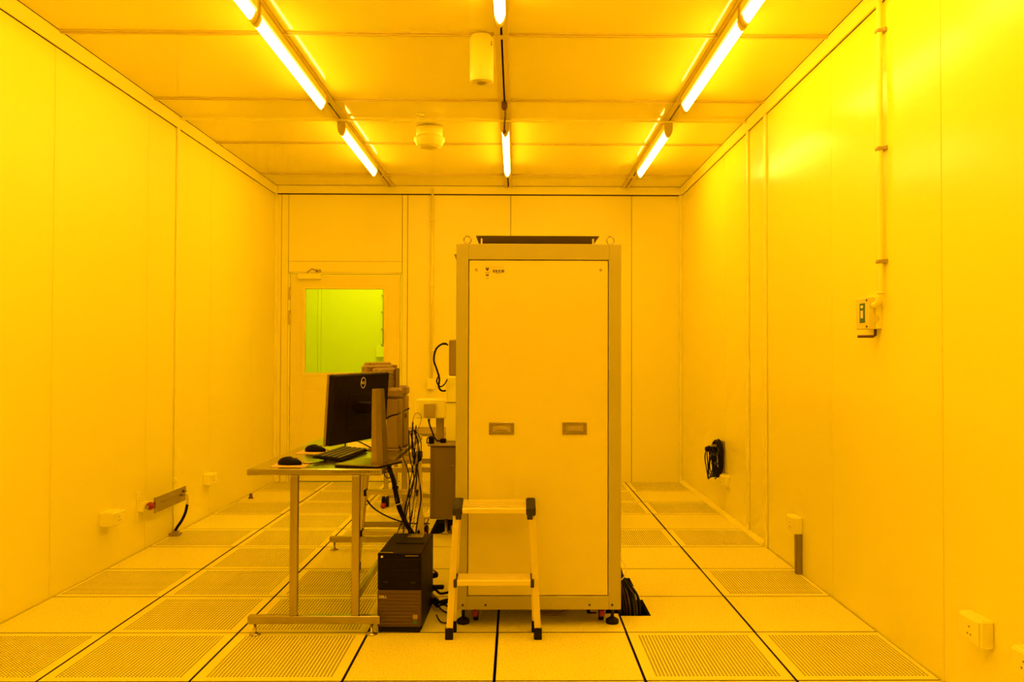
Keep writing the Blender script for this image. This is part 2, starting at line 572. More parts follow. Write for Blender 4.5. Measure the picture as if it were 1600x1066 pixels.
for z in (1.42, 1.62, 1.84, 2.05, 2.27):
    MB().bbox(-.028, .014, -.014, .012, z, z + .016, .002).build('clip', 'plastic_grey', pc_)
MB().bbox(-.09, .05, -.03, .012, 1.27, 1.40, .004).build('outlet_box', 'plastic', pc_)

# ------------------------------------------------------------------ ceiling
ceil_ = MB().box(XL - .1, XR + .1, YF - .1, YB + .1, H + .05, H + .15).build('ceiling', 'slot', kind='structure')
CX = [-1.283, -.083, 1.117]
cys = [4.628 + 1.2 * k for k in range(-6, 4)]
xs = [XL + .014] + CX + [XR - .014]
ys = [YF] + cys + [YB - .014]
for i in range(len(xs) - 1):
    for j in range(len(ys) - 1):
        x0 = xs[i] + (.04 if i else 0); x1 = xs[i + 1] - (.04 if i < len(xs) - 2 else 0)
        y0 = ys[j] + (.024 if j else 0); y1 = ys[j + 1] - (.024 if j < len(ys) - 2 else 0)
        MB().bbox(x0, x1, y0, y1, H + .010, H + .05, .002).build('ceiling_panel', 'ceiling', ceil_)
for X in CX:   # slotted main runners: two flanges with a dark slot between
    MB().bbox(X - .040, X - .006, YF, YB - .016, H - .006, H + .02, .002).bbox(X + .006, X + .040, YF, YB - .016, H - .006, H + .02, .002) \
        .build('grid_runner', 'grid', ceil_)
for Y in cys:  # cross tees
    for x0, x1 in zip(xs[:-1], xs[1:]):
        a_ = x0 + (.041 if x0 in CX else 0); b2 = x1 - (.041 if x1 in CX else 0)
        mb = MB().bbox(a_, b2, Y - .026, Y + .026, H + .002, H + .02, .002)
        mb.bbox(a_, b2, Y - .007, Y + .007, H - .004, H + .004, .001)
        mb.build('grid_tee', 'grid', ceil_)
    for X in CX:
        MB().bbox(X - .046, X + .046, Y - .03, Y + .03, H - .0085, H - .0062, .0008).build('grid_joint', 'grid', ceil_)
trim(10, (XL + .012, XR - .012, 6.272, 6.288, H - .0155, H + .0), m='trim')

# ------------------------------------------------------------------ lamps
prof = [(-.027, -.014), (-.028, -.05), (-.0255, -.072), (-.019, -.092), (-.009, -.108), (0, -.114), (.009, -.108), (.019, -.092), (.0255, -.072), (.028, -.05), (.027, -.014)]
def make_lamp(label, x, y0, y1):
    t = thing('ceiling_light', label, 'ceiling light', (x, y0, H), group='yellow fluorescent battens under the ceiling')
    L = y1 - y0
    MB().prism([(-.026, -.0065), (-.029, -.012), (-.029, -.052), (.029, -.052), (.029, -.012), (.026, -.0065)], 'y', .022, L - .022).build('housing', 'lamp', t)
    d = [(-.0262, -.066)] + prof[2:-2] + [(.0262, -.066)]
    MB().prism([(-.0275, -.0525), (-.0262, -.0655), (.0262, -.0655), (.0275, -.0525)], 'y', .022, L - .022).build('diffuser_rim', 'rim', t)
    MB().prism(d, 'y', .045, L - .045, smooth=False).build('diffuser', 'diffuser', t)
    cap = [(-.0295, -.0065)] + [(px * 1.07, pz * 1.02) for px, pz in prof[1:-1]] + [(.0295, -.0065)]
    MB().prism(cap, 'y', 0, .022).build('end_cap', 'endcap', t)
    MB().prism(cap, 'y', L - .022, L).build('end_cap', 'endcap', t)
    for a_, b2 in ((.022, .045), (L - .045, L - .022)):
        MB().prism(d, 'y', a_, b2).build('collar', 'lamp', t)
    return t
make_lamp('left yellow batten light over the desk side, wholly in view in the nearer row', CX[0], 4.20, 5.69)
make_lamp('right yellow batten light, wholly in view in the nearer row by the right wall', CX[2], 4.20, 5.69)
make_lamp('nearest left batten light, cut by the top edge of the photo', CX[0], 2.70, 4.18)
make_lamp('nearest right batten light, cut by the top edge of the photo', CX[2], 2.70, 4.18)
make_lamp('middle batten light beside the white ceiling cylinder, cut by the top edge', CX[1], 2.73, 4.21)
make_lamp('far row batten light on the left, beyond the ceiling beam', CX[0], 6.30, 7.79)
make_lamp('far row batten light in the middle, with a dark plug before it', CX[1], 6.30, 7.79)
make_lamp('far row batten light on the right, beyond the ceiling beam', CX[2], 6.30, 7.79)
for X, nm in zip(CX, ('left', 'middle', 'right')):
    make_lamp('%s batten light above the viewpoint, outside the photo' % nm, X, 1.0, 2.48)

# ------------------------------------------------------------------ ceiling fittings
t = thing('ceiling_cylinder', 'white cylindrical fitting hanging from the ceiling beside the middle light', 'ceiling fitting', (-.190, 4.64, H))
MB().lathe([(.060, 0), (.060, -.008), (.064, -.010), (.064, -.246), (.062, -.250), (.050, -.250)], 32).build('body', 'plastic', t)
MB().lathe([(.050, -.2505), (.050, -.2525), (.028, -.253)], 24).build('lens_ring', 'cab_panel', t)
MB().lathe([(.026, -.253), (.024, -.256), (.010, -.258)], 20).build('lens', 'plastic_grey', t)
for z in (-.045, -.058):
    MB().box(.036, .052, -.0475, -.040, z, z + .004, Matrix.Rotation(R(8), 4, 'Z')).build('vent_slot', 'tan', t)
t = thing('smoke_detector', 'round white ceiling detector beyond the beam, left of the middle light', 'detector', (-.66, 6.52, H))
MB().lathe([(.10, 0), (.10, -.055), (.098, -.070)], 36).build('base', 'plastic', t)
MB().lathe([(.104, -.071), (.116, -.078), (.118, -.098), (.108, -.112), (.100, -.135), (.090, -.145), (.080, -.146)], 36).build('head', 'plastic', t)
MB().lathe([(.079, -.1465), (.070, -.152), (.030, -.156)], 28).build('cover', 'cab_panel', t)
t = thing('sprinkler', 'small pale nozzle on the ceiling just before the round detector', 'sprinkler', (-.69, 6.17, H))
MB().lathe([(.028, .009), (.028, .002), (.010, -.004)], 16).build('rose', 'plastic', t)
MB().lathe([(.008, -.004), (.008, -.026), (.018, -.028), (.018, -.032)], 12).build('head', 'plastic', t)
t = thing('cable_plug', 'dark plug and cable hanging from the middle ceiling slot before the beam', 'plug', (CX[1], 5.80, H))
MB().lathe([(.010, -.0085), (.020, -.014), (.022, -.050), (.012, -.066)], 14).build('plug', 'brown', t)
MB().tube([(0, .03, -.035), (.004, .2, -.030), (-.002, .36, -.032), (-.006, .455, -.050), (-.006, .460, -.085)], .0065, sub=6).build('cable', 'brown', t)
MB().cyl(.011, -.105, -.082, (-.006, .460, 0), n=10).build('connector', 'brown', t)

# ------------------------------------------------------------------ conduits and sockets
t = thing('wall_conduit', 'thin white conduit running down the far wall beside the door', 'conduit', (-.856, YB, 0))
MB().cyl(.0125, 1.055, 2.99, (0, -.022, 0), n=14).build('pipe', 'backwall', t)
for z in (2.66, 1.99, 1.33):
    MB().bbox(-.034, .034, -.008, 0, z, z + .018, .002).bbox(-.017, .017, -.038, -.006, z, z + .016, .003).build('clip', 'plastic', t)
t2 = tag(MB().bbox(-.904, -.822, YB - .05, YB, .945, 1.055, .006).build('junction_box', 'plastic'), 'small white box at the foot of the conduit on the far wall', 'junction box')
t = thing('wall_conduit', 'tall white conduit down the right wall into the isolator box', 'conduit', (XR, 3.935, 0))
MB().tube([(-.024, 0, 2.99), (-.024, 0, 2.4), (-.024, 0, 1.9), (-.024, .0, 1.60), (-.026, .004, 1.555), (-.034, .022, 1.530), (-.040, .042, 1.524)], .0135, n=12, sub=5).build('pipe', 'plastic', t)
for z in (2.78, 2.235, 1.715):
    MB().bbox(-.014, 0, -.030, .030, z, z + .018, .002).bbox(-.041, -.008, -.018, .018, z, z + .016, .003).build('clip', 'plastic_grey', t)
MB().tube([(-.024, 0, 1.585), (-.024, 0, 1.575)], .018, n=12, sub=1).build('coupling', 'plastic', t)

t = thing('isolator_box', 'pale isolator box with a green label on the right wall', 'electrical box', (XR, 3.975, 1.415))
MB().bbox(-.030, 0, 0, .150, 0, .148, .003).build('back_box', 'plastic', t)
MB().bbox(-.064, -.031, .0, .150, 0, .148, .004).build('cover', 'cab_panel', t)
lb = MB().bbox(-.0665, -.063, .040, .098, .030, .122, .001).build('label_plate', 'green', t, label='green label plate')
MB().bbox(-.0675, -.066, .056, .084, .052, .088, .0005).build('display', 'lightink', lb)
MB().bbox(-.0675, -.066, .056, .084, .100, .112, .0005).build('print', 'paper', lb)
for zz in (.012, .134):
    MB().lathe([(.005, 0), (.005, -.003)], 10, (-.064, .018, zz), 'x').build('screw', 'brown', t)
MB().lathe([(.018, -.0015), (.018, .0015)], 18, (-.031, .0, .048), 'y').build('knockout', 'cab_panel', t)
MB().tube([(-.020, .03, .006), (-.020, .03, -.028), (-.030, .03, -.034), (-.094, .055, -.034)], .0065, n=10, sub=1).build('handle', 'brown', t)

def socket(label, wall, y, z, ly=.14, lz=.09, d=.05, group='white socket boxes low on the walls'):
    """wall = +1 left wall, -1 right wall"""
    X = XL if wall > 0 else XR
    t = thing('socket_box', label, 'socket', (X, y, z), 0, group)
    a_, b2 = sorted((0, wall * d))
    MB().bbox(a_, b2, 0, ly, 0, lz, .006).build('box', 'plastic', t)
    a_, b2 = sorted((wall * d, wall * (d + .006)))
    MB().bbox(a_, b2, .006, ly - .006, .006, lz - .006, .003).build('face_plate', 'plastic', t)
    for yy, zz in ((.45, .62), (.38, .36), (.52, .36)):
        MB().box(*sorted((wall * (d + .0062), wall * (d + .0068))), ly * yy - .004, ly * yy + .004, lz * zz - .003, lz * zz + .003).build('socket_hole', 'tan', t)
    return t
socket('white socket box on the left wall, nearest of the two', 1, 5.14, .268, ly=.15, lz=.085, d=.085)
socket('white socket box on the left wall beyond the steel plate', 1, 6.83, .262, ly=.15, lz=.085, d=.06)
socket('white socket box under the black hose reel', -1, 6.82, .255, ly=.13, lz=.085)
socket('white socket box on top of a short tan trunking', -1, 5.095, .235, ly=.14, lz=.10)
socket('white socket box on the right wall, third back from the photo edge corner', -1, 3.05, .250, ly=.15, lz=.10)
socket('white socket box cut by the right edge of the photo', -1, 2.72, .250, ly=.14, lz=.085)
for o in [o for o in bpy.data.objects if o.name.startswith('socket_box')]:
    if 'third back' in o['label']: o['label'] = 'white socket box wholly in view near the lower right corner'
tr = thing('trunking', 'short tan trunking from the floor up to a socket box', 'trunking', (XR, 5.10, 0))
MB().bbox(-.034, 0, 0, .036, 0, .234, .002).build('channel', 'tan', tr)
MB().bbox(-.038, -.0345, .004, .032, 0, .234, .0015).build('lid', 'tan', tr)

# steel plate with a red knob on the left wall
t = thing('outlet_plate', 'stainless steel plate with a red knob on the left wall', 'wall fitting', (XL, 5.70, 0))
MB().bbox(.098, .102, 0, .52, .250, .352, .001).bbox(.088, .098, 0, .004, .250, .352, .001).build('steel_plate', 'steel', t)
for y in (.06, .46):
    MB().bbox(0, .0975, y - .012, y + .012, .285, .317, .003).build('standoff', 'plastic', t)
for k in range(9):
    MB().cyl(.004, .102, .104, (0, .09 + k * .035, .308), 'x', 8).build('rivet', 'tan', t)
MB().lathe([(.018, 0), (.026, -.008), (.026, -.024), (.020, -.045), (.013, -.052)], 16, (.074, -.001, .300), 'y').build('red_knob', 'red', t)
MB().lathe([(.012, -.053), (.012, -.075)], 12, (.074, 0, .300), 'y').build('spindle', 'steel', t)
MB().bbox(.0, .014, .02, .06, .235, .250, .002).bbox(.0, .012, -.06, -.02, .205, .395, .002).bbox(.012, .05, -.055, -.045, .27, .33, .002).build('bracket', 'plastic', t, label='white bracket')
MB().bbox(.0, .02, .53, .57, .37, .405, .003).build('wall_clip', 'plastic', t)
for yy, zz in ((.44, .300), (.485, .318)):
    MB().lathe([(.010, 0), (.010, .012)], 10, (.103, yy, zz), 'x').build('screw_head', 'tan', t)
t = thing('power_cable', 'short black cable hanging from the steel plate to the floor', 'cable', (XL + .10, 6.17, 0))
MB().tube([(.016, 0, .305), (.028, .0, .300), (.034, 0, .270), (.030, 0, .225)], .008, sub=5).build('metal_sleeve', 'alu', t)
MB().tube([(.030, 0, .228), (.018, .0, .170), (-.012, .01, .110), (-.045, .02, .065), (-.066, .03, .032)], .010, sub=6).build('sheath', 'black', t)
MB().bbox(-.10, -.03, 0, .07, .0, .022, .003).bbox(-.085, -.045, .015, .055, .022, .036, .003).build('floor_gland', 'cable_grey', t)

# door stop on the floor
tag(MB().lathe([(.024, 0), (.024, .006), (.016, .010), (.013, .040), (.007, .045)], 16, (-2.378, 7.81, 0)).build('door_stop', 'brown'), 'small dark door stop on the floor by the left wall', 'door stop')

# hose / cable reel on the right wall
t = thing('hose_coil', 'black hose coil hanging on the right wall above a socket box', 'hose', (XR, 7.04, .458))
def loop(mb, x, cy_, cz, ry, rz, r, wob, n=14, ph=0):
    pts = []
    for k in range(n):
        a_ = 2 * math.pi * k / n
        pts.append((x + wob * math.sin(3 * a_ + ph), cy_ + (ry + wob * math.cos(2 * a_ + ph)) * math.cos(a_), cz + (rz + wob * math.sin(2 * a_ + ph)) * math.sin(a_)))
    mb.tube(pts, r, closed=True, sub=3)
mb = MB()
for k in range(7):
    loop(mb, -.030 - .011 * (k % 4), .02, 0.0 - .002 * k, .120 - .006 * (k // 4), .148 - .006 * (k // 4), .0065, .004, ph=k)
mb.build('hose_loops', 'black_soft', t)
mb = MB()
for k in range(4):
    loop(mb, -.085 - .012 * k, .0, -.035, .105 + .004 * k, .118 + .004 * k, .005, .006, ph=1.3 * k)
mb.build('loose_loops', 'black_soft', t)
mb = MB()
for zz in (.10, .03, -.045):
    mb.bbox(-.10, 0, -.02, .02, zz - .009, zz + .009, .003)
mb.bbox(-.012, 0, -.05, .05, -.12, .14, .004)
mb.build('hanger', 'tan', t)
MB().lathe([(.020, 0), (.022, -.01), (.022, -.04), (.014, -.05)], 14, (-.105, -.02, .075), 'x').build('nozzle', 'black', t)
MB().tube([(-.04, -.02, -.12), (-.06, -.03, -.15), (-.08, -.045, -.165)], .005).build('tail', 'black', t)

# ------------------------------------------------------------------ main cabinet
CYF = 4.12
cab = thing('equipment_cabinet', 'tall grey framed equipment cabinet with a cream front panel', 'cabinet', (0, CYF, 0))
cx0, cx1, cz0, cz1, cd = -.2865, .5025, .080, 1.822, .86
px0, px1, pz0, pz1 = -.2285, .4425, .144, 1.746
f = MB()
f.bbox(cx0, px0, 0, .05, cz0, cz1, .003)
f.bbox(px1, cx1, 0, .05, cz0, cz1, .003)
f.bbox(px0 - .002, px1 + .002, .0, .05, pz1, cz1, .003)
f.bbox(px0 - .002, px1 + .002, .0, .05, cz0, pz0, .003)
f.build('front_frame', 'cab_frame', cab)
MB().box(cx0 + .002, cx1 - .002, .05, cd, cz0 + .002, cz1 - .002).build('body', 'cab_frame', cab)
pn = MB().bbox(px0 + .0035, px1 - .0035, .004, .046, pz0 + .0035, pz1 - .0035, .002).build('front_panel', 'cab_panel', cab, label='cream front panel')
for hx0, hx1 in ((-.128, -.008), (.222, .339)):
    z0, z1 = .910, .969
    hd = MB()
    hd.bbox(hx0, hx1, .000, .004, z0, z0 + .018, .0008).bbox(hx0, hx1, .000, .004, z1 - .012, z1, .0008)
    hd.bbox(hx0, hx0 + .016, .000, .004, z0 + .018, z1 - .012, .0008).bbox(hx1 - .016, hx1, .000, .004, z0 + .018, z1 - .012, .0008)
    hd = hd.build('recessed_handle', 'steel', pn)
    mb = MB().box(hx0 + .016, hx1 - .016, .0025, .0036, z0 + .018, z1 - .012)
    mb.bbox(hx0 + .028, hx1 - .028, -.001, .003, z0 + .023, z1 - .018, .001)
    mb.build('handle_recess', 'plastic_grey', pn)
for sx, sz in ((px0 + .038, pz1 - .048), (px1 - .038, pz1 - .048)):
    MB().lathe([(.007, 0), (.006, -.0025)], 12, (sx, .0035, sz), 'y').build('screw', 'plastic_grey', pn)
# asset label with crest, bar code and small print
bl = MB()
x = .116
bl.box(px0 + .082, px0 + .098, .0030, .0036, 1.700, 1.704)   # crest head bar
bl.prism([(px0 + .081, 1.706), (px0 + .099, 1.706), (px0 + .095, 1.696), (px0 + .090, 1.690), (px0 + .085, 1.696)], 'y', .0028, .0034)
bl.bbox(px0 + .083, px0 + .097, .0028, .0034, 1.668, 1.675, .0002)
bl.bbox(px0 + .079, px0 + .101, .0028, .0034, 1.681, 1.683, .0002)
bl.bbox(px0 + .084, px0 + .096, .0028, .0034, 1.655, 1.657, .0002)
for k in range(17):
    if k in (3, 7, 11): continue
    bl.box(x - .228 + px0 + .228 + k * .0033, x + px0 + k * .0033 + (.0024 if k % 3 else .0015), .0028, .0034, 1.684, 1.698)
for k in range(6):
    bl.box(px0 + .130 + k * .005, px0 + .133 + k * .005, .0028, .0034, 1.6795, 1.6815)
bl.build('asset_label', 'ink', pn, label='small printed crest and bar code')
pr = MB()
for k in range(9):
    pr.box(px0 + .080 + k * .010, px0 + .086 + k * .010, .0028, .0034, 1.7095, 1.7108)
pr.build('small_print', 'tan', pn)
for x in (cx0 + .037, cx0 + .145, cx1 - .150, cx1 - .042):
    MB().lathe([(.0055, 0), (.0055, -.0015)], 14, (x, .0, .103), 'y').build('bolt_hole', 'slot', cab)
for x, y in ((cx0 + .036, .06), (cx1 - .035, .06), (cx0 + .036, cd - .06), (cx1 - .035, cd - .06)):
    ft = MB().lathe([(.030, 0), (.032, .006), (.030, .018), (.018, .026), (.010, .030)], 20, (x, y, 0)).build('levelling_foot', 'black_soft', cab)
    MB().cyl(.008, .028, cz0 + .002, (x, y, 0), n=12).build('threaded_rod', 'black_soft', ft)
for x, y in ((cx0 + .095, .10), (cx1 - .085, .10), (cx0 + .095, cd - .1), (cx1 - .085, cd - .1)):
    ca = MB().bbox(x - .03, x + .03, y - .03, y + .03, .066, cz0 + .002, .003).bbox(x - .022, x - .014, y - .01, y + .03, .03, .067, .002).bbox(x + .014, x + .022, y - .01, y + .03, .03, .067, .002).build('caster', 'plastic_grey', cab)
    MB().lathe([(.020, -.012), (.024, -.010), (.024, .010), (.020, .012)], 20, (x, y + .005, .025), 'x').build('wheel', 'black', ca)
    MB().bbox(x - .012, x + .012, y - .048, y - .022, .030, .062, .005).build('brake_pedal', 'red', ca)
# eye bolts
for x in (-.236, .455):
    pts = [(x + .0175 * math.cos(a_ * math.pi / 8), .045, cz1 + .024 + .0185 * math.sin(a_ * math.pi / 8)) for a_ in range(16)]
    eb = MB().tube(pts, .0034, closed=True, sub=2)
    eb.cyl(.008, cz1, cz1 + .007, (x, .045, 0), n=12)
    eb.build('eye_bolt', 'steel', cab)
MB().prism([(cx0 - .020, 1.785), (cx0, 1.785), (cx0, 1.735)], 'y', .12, .30).build('side_hopper', 'tan', cab)
# dark flared tray on top
ty = .07
hood = MB()
zt, zb = cz1 + .048, cz1 + .0105
top = [(-.197, ty), (.405, ty), (.405, ty + .55), (-.197, ty + .55)]
bot = [(-.181, ty + .04), (.376, ty + .04), (.376, ty + .51), (-.181, ty + .51)]
vs = [(x, y, zt) for x, y in top] + [(x, y, zb) for x, y in bot]
vs += [(x * .985 + .0015, y * .985 + .004, zt) for x, y in top] + [(x * .985 + .0015, y * .985 + .004, zb + .003) for x, y in bot]
fs = []
for k in range(4):
    k2 = (k + 1) % 4
    fs += [(k, k2, 4 + k2, 4 + k), (8 + k, 12 + k, 12 + k2, 8 + k2), (k, 8 + k, 8 + k2, k2)]
fs += [(4, 5, 6, 7), (12, 15, 14, 13)]
hood.add(vs, fs)
hd = hood.build('exhaust_tray', 'floor_dark', cab, label='dark flared sheet metal tray')
for x in (-.168, .372):
    MB().bbox(x - .004, x + .004, ty - .02, ty - .008, cz1, cz1 + .032, .001).build('tray_bracket', 'alu', cab)
MB().box(-.17, .36, ty + .06, ty + .5, cz1, zb).build('tray_base', 'slot', cab)

# grey hoses lying in coils beneath the cabinet
t = thing('hose_bundle', 'pale hoses looped on the floor under the tall cabinet', 'hose', (.17, CYF + .22, 0))
for k in range(4):
    MB().tube([(-.11 - .01 * k, .10, .06), (-.06, .02 - .015 * k, .032 - .005 * k), (.03, -.01 - .015 * k, .022 - .004 * k), (.10, .02 - .01 * k, .034 - .004 * k), (.17 + .01 * k, .12, .065)], .0055, sub=6).build('hose', 'cable_grey', t)
MB().lathe([(.022, 0), (.022, .03)], 12, (.20, -.06, .045), 'x').build('coupling', 'alu', t)

# ------------------------------------------------------------------ instrument behind the cabinet
ins = thing('lab_instrument', 'white lab instrument on a grey base behind the tall cabinet', 'instrument', (0, 6.2, 0))
bs = MB().bbox(-.612, .42, 0, .75, .118, .640, .004).build('base_cabinet', 'cab_dark', ins)
MB().bbox(-.585, -.35, -.006, 0, .125, .632, .002).build('base_door', 'cab_dark', ins)
MB().bbox(-.47, -.44, -.014, -.006, .50, .506, .001).build('door_handle', 'steel', ins)
MB().bbox(-.63, .44, -.02, .77, .640, .652, .003).build('worktop', 'tan', ins)
MB().bbox(-.515, .38, .18, .62, .652, 1.135, .010).build('body', 'plastic', ins)
MB().bbox(-.516, -.40, .170, .182, .94, .946, .001).build('body_seam', 'tan', ins)
MB().bbox(-.60, -.545, .30, .37, .652, .83, .004).build('support_post', 'plastic_grey', ins)
am = MB().bbox(-.745, -.515, .20, .36, .822, .965, .010).build('side_arm', 'plastic', ins)
MB().bbox(-.678, -.592, .165, .20, .832, .932, .005).build('junction_box', 'plastic_grey', ins)
MB().bbox(-.500, -.30, .28, .46, 1.135, 1.405, .006).build('dark_column', 'tan', ins, label='tan ribbed column')
mb = MB()
for k in range(5):
    mb.bbox(-.503, -.5, .285 + k * .035, .305 + k * .035, 1.14, 1.40, .001)
mb.build('column_rib', 'tan', ins)
MB().cyl(.010, 1.405, 1.435, (-.455, .33, 0), n=10).build('fitting', 'plastic', ins)
for x in (-.50, .30):
    MB().lathe([(.024, 0), (.026, .01), (.010, .02), (.010, .118)], 14, (x, .06, 0)).build('levelling_foot', 'steel', ins)
# caster of the side leg with its red brake, left of the base
cs = MB().bbox(-.690, -.613, -.045, .0, .125, .135, .002).bbox(-.678, -.642, -.04, -.01, .06, .126, .003).build('outrigger', 'plastic_grey', ins)
MB().lathe([(.034, -.013), (.040, -.010), (.040, .010), (.034, .013)], 20, (-.635, -.02, .040), 'x').build('wheel', 'black', ins)
MB().lathe([(.034, -.008), (.038, -.006), (.038, .006), (.034, .008)], 20, (-.672, -.02, .052), 'x').build('wheel', 'black', ins)
MB().bbox(-.690, -.676, -.05, -.01, .03, .11, .005).bbox(-.665, -.625, -.115, -.065, .012, .045, .008).build('brake_lever', 'red', ins, label='red brake lever')
# cables on the instrument
t = thing('instrument_cable', 'dark looped cable beside the tan column of the instrument', 'cable', (0, 6.3, 0))
MB().tube([(-.50, .05, 1.365), (-.535, .04, 1.375), (-.585, .03, 1.335), (-.600, .02, 1.255), (-.580, .02, 1.19), (-.560, .02, 1.12), (-.565, .03, 1.06), (-.545, .04, 1.03), (-.515, .05, 1.03)], .007).build('sheath', 'black', t)
MB().tube([(-.560, .03, 1.15), (-.580, .03, 1.10), (-.555, .03, 1.060), (-.525, .03, 1.075), (-.505, .06, 1.11)], .005).build('sheath', 'black', t)
MB().lathe([(.009, 0), (.009, .03)], 10, (-.54, .045, 1.374), 'x').build('connector', 'black', t)
t = thing('instrument_cable', 'dark cable dropping from the grey junction box to a plug on the base', 'cable', (0, 6.35, 0))
MB().tube([(-.640, .02, .83), (-.635, .0, .79), (-.618, -.02, .75), (-.590, -.05, .69), (-.565, -.07, .668), (-.53, -.06, .672)], .006).build('sheath', 'black', t)
MB().bbox(-.548, -.505, -.08, -.045, .654, .684, .004).build('plug', 'black', t)
MB().lathe([(.010, 0), (.012, .02), (.007, .04)], 10, (-.640, .02, .80)).build('gland', 'cable_grey', t)
t = thing('adapter', 'small black adapter standing on the front of the instrument base', 'adapter', (-.615, 6.22, .652))
MB().bbox(-.012, .028, 0, .03, 0, .055, .006).build('body', 'black', t)
MB().tube([(.0, .0, .02), (-.02, -.01, .006), (-.012, -.02, .05), (.04, .0, .035)], .004).build('lead', 'black', t)

# bench frame on casters far behind the desk
bf = thing('bench_frame', 'aluminium bench frame on red braked casters far behind the desk', 'bench', (0, 7.4, 0))
mb = MB()
for x, y in ((-1.105, 0), (-.34, 0), (-1.105, .6), (-.34, .6)):
    MB().bbox(x - .018, x + .018, y - .018, y + .018, .10, .60, .002).build('leg', 'steel', bf)
for z0, z1, nm in ((.29, .335, 'rail'), (.045 + .03, .115, 'rail')):
    MB().bbox(-1.087, -.358, -.014, .014, z0, z1, .002).build(nm, 'steel', bf)
MB().bbox(-1.087, -.358, .586, .614, .29, .335, .002).build('rail', 'steel', bf)
MB().bbox(-1.13, -.31, -.03, .63, .60, .625, .003).build('bench_top', 'tan', bf)
for x, y in ((-1.105, 0), (-.34, 0), (-1.105, .6), (-.34, .6)):
    w1 = MB().lathe([(.038, -.012), (.045, -.010), (.045, .010), (.038, .012)], 20, (x + .014, y - .02, .045), 'x').lathe([(.038, -.012), (.045, -.010), (.045, .010), (.038, .012)], 20, (x - .018, y - .02, .045), 'x').build('caster', 'black', bf)
    MB().bbox(x - .03, x + .012, y - .11, y - .055, .004, .04, .008).build('brake_lever', 'red', w1, label='red brake lever')

# ------------------------------------------------------------------ step ladders
def ladder(label, loc, rotz, steps=2, foot='black_soft', top_z=.60, w0=.402, w1=.340, lean=.115, open_=.03, dt=.120, ds=.105, tt=15, ts=5):
    t = thing('step_ladder', label, 'step ladder', loc, rotz)
    for s in (-1, 1):
        for rear in (0, 1):
            yb = 0 if not rear else lean + open_
            yt = lean if not rear else lean + .02
            hw0 = w0 / 2 - (.014 if rear else 0); hw1 = w1 / 2 - (.010 if rear else 0)
            A = Vector((s * hw0, yb, .025)); B = Vector((s * hw1, yt, top_z - .03))
            wx, wy = (.0145, .010) if not rear else (.009, .008)
            mb = MB()
            vs = []
            for P in (A, B):
                vs += [(P.x - wx, P.y - wy, P.z), (P.x + wx, P.y - wy, P.z), (P.x + wx, P.y + wy, P.z), (P.x - wx, P.y + wy, P.z)]
            mb.add(vs, [(3, 2, 1, 0), (4, 5, 6, 7), (0, 1, 5, 4), (1, 2, 6, 5), (2, 3, 7, 6), (3, 0, 4, 7)])
            # raised lips on the stile
            if not rear:
                for q in (-1, 1):
                    vs = []
                    for P in (A, B):
                        cx = P.x + q * (wx - .003)
                        vs += [(cx - .003, P.y - wy - .004, P.z), (cx + .003, P.y - wy - .004, P.z), (cx + .003, P.y - wy, P.z), (cx - .003, P.y - wy, P.z)]
                    mb.add(vs, [(3, 2, 1, 0), (4, 5, 6, 7), (0, 1, 5, 4), (1, 2, 6, 5), (2, 3, 7, 6), (3, 0, 4, 7)])
            leg = mb.build('front_leg' if not rear else 'rear_leg', 'alu', t)
            MB().bbox(s * hw0 - wx - .004, s * hw0 + wx + .003, yb - wy - .006, yb + wy + .005, 0, .052, .003).build('foot', foot, leg)
    zs = [top_z * (k + 1) / steps for k in range(steps)] if steps > 2 else [.262, top_z]
    for k, z in enumerate(zs):
        topstep = k == len(zs) - 1
        u = (z / top_z)
        hw = (w0 + (w1 - w0) * u) / 2
        y = lean * u
        tilt = R(tt) if topstep else R(ts)
        dep = dt if topstep else ds
        mx = Matrix.Translation((0, y - .02, z - (.036 if topstep else .008))) @ Matrix.Rotation(tilt, 4, 'X')
        h2 = hw - (.026 if topstep else .020)
        tr_ = MB().bbox(-h2, h2, 0, dep, 0, .006, .001, mx)
        for r_ in range(7):
            y0 = .006 + r_ * (dep - .012) / 7
            tr_.bbox(-h2, h2, y0, y0 + .006, .006, .010, .001, mx)
        tr_.bbox(-h2, h2, -.006, .003, -.014, .011, .002, mx)
        trd = tr_.build('top_tread' if topstep else 'tread', 'alu', t)
        for s in (-1, 1):
            cp = MB()
            if topstep:
                a_, b2 = sorted((s * h2, s * (h2 + .044)))
                cp.bbox(a_, b2, -.010, dep + .004, -.026, .016, .006, mx)
                a_, b2 = sorted((s * (h2 + .004), s * (h2 + .030)))
                cp.bbox(a_, b2, -.010, .02, -.045, -.01, .004, mx)
            else:
                a_, b2 = sorted((s * (h2 - .002), s * (h2 + .014)))
                cp.bbox(a_, b2, -.010, dep + .002, -.022, .014, .003, mx)
            cp.build('end_cap', 'olive' if foot == 'black_soft' else 'black_soft', trd)
    return t
ladder('small aluminium step ladder with two treads leaning at the cabinet front', (-.098, 3.945, 0), 0, w0=.402, w1=.346, top_z=.612, lean=.055, open_=.05, dt=.105)
ladder('aluminium step ladder standing under the desk, behind the computer tower', (-.752, 5.16, 0), 0, steps=3, foot='black', w0=.40, w1=.315, top_z=.70, lean=.16, open_=-.12, dt=.07, ds=.05)

